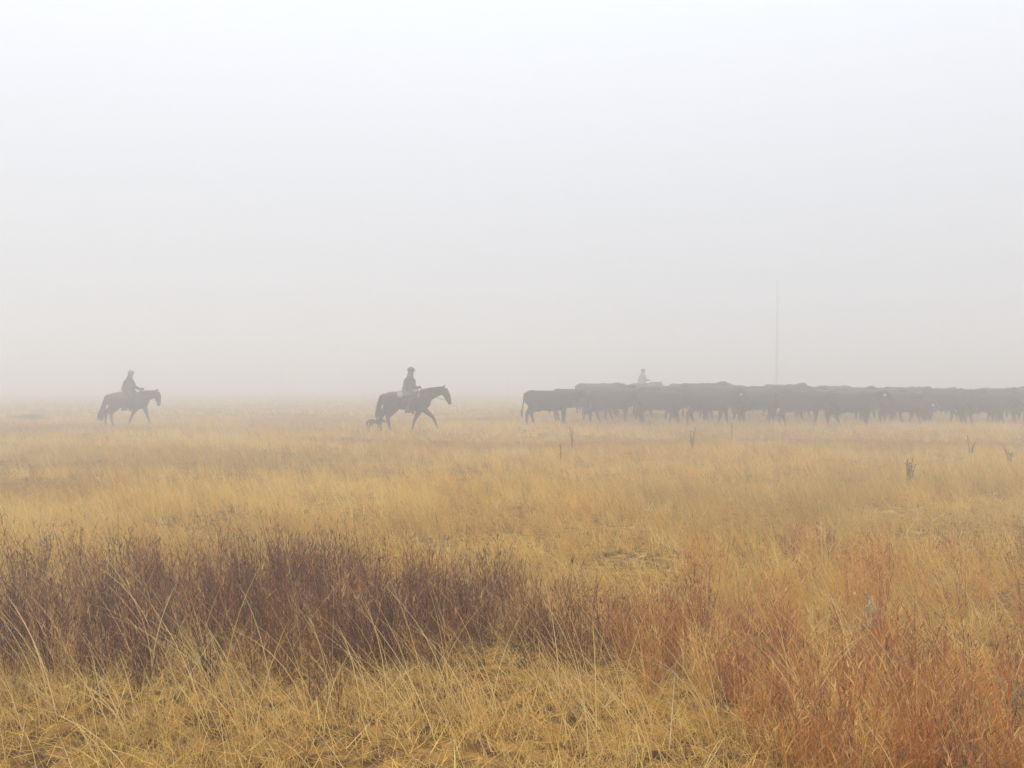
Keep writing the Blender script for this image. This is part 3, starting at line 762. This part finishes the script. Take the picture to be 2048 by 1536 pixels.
    cp.ball(R((hx - 0.005, 0, hz + 0.065)), (0.138, 0.12, 0.10))
    cp.tube([R((hx - 0.005, 0, hz + 0.02)), R((hx - 0.005, 0, hz + 0.06))], [(0.098, 0.116), (0.099, 0.117)], 14)
    cp.tube([R((hx + 0.07, 0, hz + 0.05)), R((hx + 0.13, 0, hz + 0.048)), R((hx + 0.178, 0, hz + 0.035))], [(0.085, 0.014), (0.075, 0.012), (0.04, 0.010)], 10)
    obj('cap', cp.mesh(name + '_cap', 0.014, 3), M[cap], root)
    if scarf:
        s = Flesh(); s.tube([R((shx, 0, shz + 0.05)), R(((shx + hx) / 2, 0, shz + 0.11)), R((hx - 0.01, 0, hz - 0.10))], [(0.11, 0.11), (0.10, 0.10), (0.085, 0.09)], 12)
        obj('scarf', s.mesh(name + '_scarf', 0.02, 3), M['scarf'], root)
    return root

# rider on the striding horse, mid picture
px2, d2 = 811, 32.8
g2 = ground_at(px2, d2); L2 = (g2[0], g2[1], g2[2] - 0.01); R2 = 0.03
horse('striding_horse', H2, M['horse'], L2, R2, 'dark horse mid-stride with arched neck and pale saddle bag, in the middle')
person('rider_b', H2, (0.20, 2.19), (0.50, 1.60), 0.02, L2, R2, 'rider in long grey coat and dark cap sitting upright on the middle horse', 'coat_grey', 'cap_dark', 1.36, True)
# coil of rope at the saddle horn
rc = Flesh()
for kk in range(4):
    rc.tube([(0.0 + 0.015 * kk + 0.105 * math.cos(q), -0.012 * kk, 0.15 * math.sin(q)) for q in np.linspace(0, 2 * math.pi, 25)], [0.010] * 25, 6)
ro = empty('rope_coil', (L2[0] + 0.40, L2[1] - 0.33, L2[2] + 1.38), R2)
tag(ro, 'pale coiled rope hanging at the saddle horn of the middle horse', 'rope')
obj('coil', rc.mesh('rope_coil'), M['rope'], ro)

# rider at the left
px1, d1 = 256, 38.2
g1 = ground_at(px1, d1); L1 = (g1[0], g1[1], g1[2] - 0.01); R1 = 0.02
horse('walking_horse', H1, M['horse2'], L1, R1, 'dark horse with low level neck and long trailing tail, at the left')
person('rider_a', H1, (0.12, 2.20), (0.62, 1.56), 0.03, L1, R1, 'rider at the left in dark jacket and pale cap, arm stretched forward to the reins', 'coat_dark', 'cap_pale', 1.42, False, True)

# rider beyond the herd
d3 = 58.0; g3 = ground_at(1284, d3); L3 = (g3[0], g3[1], g3[2] - 0.02); R3 = 0.0
horse('far_horse', H1, M['horse2'], L3, R3, 'horse hidden behind the herd, carrying the faint rider')
person('rider_c', H1, (0.08, 2.20), (0.42, 1.62), 0.02, L3, R3, 'faint grey rider seen waist-up beyond the backs of the herd', 'coat_mid', 'cap_dark', 1.5, True)

# ------------------------------------------------------------------ dog at the horse's heels
def dog():
    x, y, z = ground_at(751, 33.2)
    root = empty('dog', (x, y, z + 0.0), 0.03); root.scale = (0.82,) * 3; tag(root, 'low dark dog in the grass at the heels of the middle horse', 'dog')
    f = Flesh()
    f.tube([(-0.30, 0, 0.44), (-0.2, 0, 0.44), (0.0, 0, 0.42), (0.16, 0, 0.41), (0.28, 0, 0.43)], [(0.06, 0.07), (0.085, 0.10), (0.085, 0.095), (0.10, 0.13), (0.07, 0.09)], 12)
    f.tube([(0.22, 0, 0.44), (0.31, 0, 0.45), (0.36, 0, 0.45)], [(0.06, 0.09), (0.055, 0.07), (0.055, 0.06)], 10)
    f.tube([(0.33, 0, 0.47), (0.40, 0, 0.455), (0.47, 0, 0.42), (0.54, 0, 0.39)], [(0.05, 0.05), (0.06, 0.06), (0.04, 0.04), (0.025, 0.025)], 10)
    for sy in (-1, 1):
        f.tube([(0.35, sy * 0.04, 0.50), (0.32, sy * 0.05, 0.57)], [0.03, 0.008], 6)
        o = 0.07 * sy
        f.tube([(0.19, sy * 0.07, 0.40), (0.17 + o * 0.4, sy * 0.07, 0.26), (0.19 + o, sy * 0.07, 0.12), (0.19 + o * 1.3, sy * 0.07, 0.03), (0.22 + o * 1.3, sy * 0.07, 0.0)], [0.06, 0.04, 0.025, 0.022, 0.028], 8)
        f.tube([(-0.22, sy * 0.07, 0.42), (-0.20 - o * 0.4, sy * 0.075, 0.28), (-0.31 - o * 0.6, sy * 0.07, 0.16), (-0.28 - o, sy * 0.07, 0.03), (-0.25 - o, sy * 0.07, 0.0)], [0.085, 0.06, 0.028, 0.022, 0.028], 8)
    obj('body', f.mesh('dog_body', 0.014, 4), M['dog'], root)
    tl = Flesh(); tl.tube([(-0.30, 0, 0.47), (-0.35, 0, 0.42), (-0.385, 0, 0.33), (-0.39, 0, 0.22)], [0.04, 0.05, 0.05, 0.015], 8)
    obj('tail', tl.mesh('dog_tail'), M['dog'], root)
dog()

# ------------------------------------------------------------------ poles
def pole(px, dep, h, label, lean):
    x, y, z = ground_at(px, dep)
    root = empty('utility_pole', (x, y, z)); tag(root, label, 'pole', 'poles in the fog')
    f = Flesh()
    f.tube([(0, 0, -0.5), (0, 0, 0), (lean * 0.5, 0, h * 0.5), (lean, 0, h - 0.15)], [0.19, 0.185, 0.16, 0.125], 14)
    obj('shaft', f.mesh('pole_shaft'), M['pole'], root)
    c = Flesh(); c.tube([(lean, 0, h - 0.16), (lean, 0, h - 0.06), (lean, 0, h)], [0.135, 0.135, 0.05], 14)
    obj('cap', c.mesh('pole_cap'), M['metal'], root)
pole(1553.5, 112.0, 14.65, 'tall grey pole standing in the fog behind the herd', 0.10)
pole(1016, 190.0, 12.2, 'farthest pole, barely visible in the fog left of the herd', 0.0)

# ------------------------------------------------------------------ weeds standing above the grass
def weed(name, px, dep, h, spread, stems, leaf, n_leaf, mat, label, seed, cat='weed', lean=0.0):
    r = random.Random(seed)
    x, y, z = ground_at(px, dep)
    root = empty(name, (x, y, z)); tag(root, label, cat, 'weeds above the grass')
    st, lf = Flesh(), Flesh()
    for s in range(stems):
        a = r.uniform(0, 2 * math.pi); sp = spread * r.uniform(0.1, 1.0); hh = h * r.uniform(0.6, 1.0)
        pts = [(0.02 * math.cos(a), 0.02 * math.sin(a), -0.02), (sp * 0.4 * math.cos(a) + lean * 0.4, sp * 0.4 * math.sin(a), hh * 0.5), (sp * math.cos(a) + lean, sp * math.sin(a), hh)]
        st.tube(pts, [0.011, 0.008, 0.004], 6)
        for q in range(n_leaf // stems):
            f = r.uniform(0.3, 1.0) ** 0.8
            b0 = np.array(pts[1]) * (1 - f) * 2 + np.array(pts[0]) * 0 if f < 0.5 else None
            p = np.array(pts[0]) * max(0, 1 - 2 * f) + np.array(pts[1]) * (1 - abs(2 * f - 1)) + np.array(pts[2]) * max(0, 2 * f - 1)
            d = np.array((r.gauss(0, 1), r.gauss(0, 1), r.gauss(0.3, 0.6))); d /= np.linalg.norm(d)
            l = leaf * r.uniform(0.5, 1.3)
            lf.tube([tuple(p), tuple(p + d * l * 0.5 + np.array((0, 0, 0.01))), tuple(p + d * l)], [(0.004, 0.003), (l * 0.17, 0.004), (0.003, 0.002)], 5)
    obj('stem', st.mesh(name + '_stem'), M[mat], root)
    obj('foliage', lf.mesh(name + '_foliage'), M[mat], root)
    return root
weed('dry_weed', 1817, 14.0, 0.58, 0.15, 7, 0.032, 84, 'weed', 'tallest dark dried weed with bent tip, standing in the golden grass at right', 1, lean=0.03)
weed('dry_weed', 1941, 20.0, 0.54, 0.08, 3, 0.05, 45, 'weed', 'small dark weed with knobbly top near the right edge, below the herd', 2)
weed('dry_weed', 2020, 18.0, 0.43, 0.14, 4, 0.045, 60, 'weed', 'low sprawling weed at the far right edge of the golden grass', 3)
weed('dry_weed', 1121, 19.0, 0.62, 0.03, 2, 0.04, 30, 'weed', 'thin single-stemmed dark weed below the rearmost cow', 4)
weed('green_weed', 1145, 23.0, 0.66, 0.12, 4, 0.05, 60, 'weedgreen', 'greenish forked weed just below the rearmost cow', 5)
weed('green_weed', 1384, 22.5, 0.62, 0.14, 4, 0.05, 60, 'weedgreen', 'greenish bushy weed in front of the middle of the herd', 6)
weed('green_weed', 1464, 26.0, 0.62, 0.07, 3, 0.05, 40, 'weedgreen', 'faint upright weed in front of the herd, left of the tall pole', 7)
weed('sagebrush', 1758, 5.6, 0.40, 0.18, 16, 0.024, 300, 'sage', 'grey green sage plant among the russet grass at right', 8, 'shrub')
weed('green_weed', 2036, 4.2, 0.36, 0.14, 9, 0.028, 110, 'weedgreen', 'dark green leafy weed at the right edge of the foreground', 9)
weed('green_weed', 2046, 6.6, 0.34, 0.14, 6, 0.024, 60, 'weedgreen', 'small dull green weed at the right edge above the russet grass', 10)

# low dark scrub far left
def scrub(px, dep, w, h, label, seed):
    r = random.Random(seed); x, y, z = ground_at(px, dep)
    root = empty('low_scrub', (x, y, z)); tag(root, label, 'shrub', 'low scrub in the fog')
    st, lf = Flesh(), Flesh()
    for q in range(26):
        cx, cy = r.uniform(-w, w), r.uniform(-w * 0.7, w * 0.7); hh = h * r.uniform(0.6, 1.1) * (1 - 0.5 * abs(cx) / w)
        st.tube([(cx, cy, -0.03), (cx + r.uniform(-.1, .1), cy, hh * 0.8)], [0.015, 0.006], 5)
        for e_ in range(40):
            p = np.array((cx + r.gauss(0, 0.16), cy + r.gauss(0, 0.16), hh * r.uniform(0.2, 1.05)))
            d = np.array((r.gauss(0, 1), r.gauss(0, 1), r.gauss(0.4, 0.6))); d /= np.linalg.norm(d)
            lf.tube([tuple(p), tuple(p + d * 0.06), tuple(p + d * 0.12)], [(0.004, 0.003), (0.022, 0.004), (0.003, 0.002)], 4)
    obj('stem', st.mesh('scrub_stem'), M['scrub'], root); obj('foliage', lf.mesh('scrub_foliage'), M['scrub'], root)
scrub(58, 43.0, 0.75, 0.27, 'low dark patch of scrub in the fog left of the left horse', 3)

# ------------------------------------------------------------------ the fog itself
def haze():
    x, y0, y1, z0, z1 = 640.0, -640.0, 640.0, -1.3, 15.2
    V = [(-x, y0, z0), (x, y0, z0), (x, y1, z0), (-x, y1, z0), (-x, y0, z1), (x, y0, z1), (x, y1, z1), (-x, y1, z1)]
    Fc = [(0, 3, 2, 1), (4, 5, 6, 7), (0, 1, 5, 4), (1, 2, 6, 5), (2, 3, 7, 6), (3, 0, 4, 7)]
    me = bpy.data.meshes.new('haze'); me.from_pydata(V, [], Fc); me.update()
    m = bpy.data.materials.new('fog'); m.use_nodes = True
    t = m.node_tree
    for n in list(t.nodes): t.nodes.remove(n)
    o = t.nodes.new('ShaderNodeOutputMaterial'); v = t.nodes.new('ShaderNodeVolumePrincipled')
    v.inputs['Color'].default_value = (0.955, 0.983, 1.0, 1); v.inputs['Density'].default_value = FOG
    v.inputs['Anisotropy'].default_value = 0.62
    t.links.new(v.outputs[0], o.inputs['Volume'])
    h = obj('haze', me, m)
    tag(h, 'pale ground fog filling the air over the prairie', 'fog', kind='stuff')
haze()
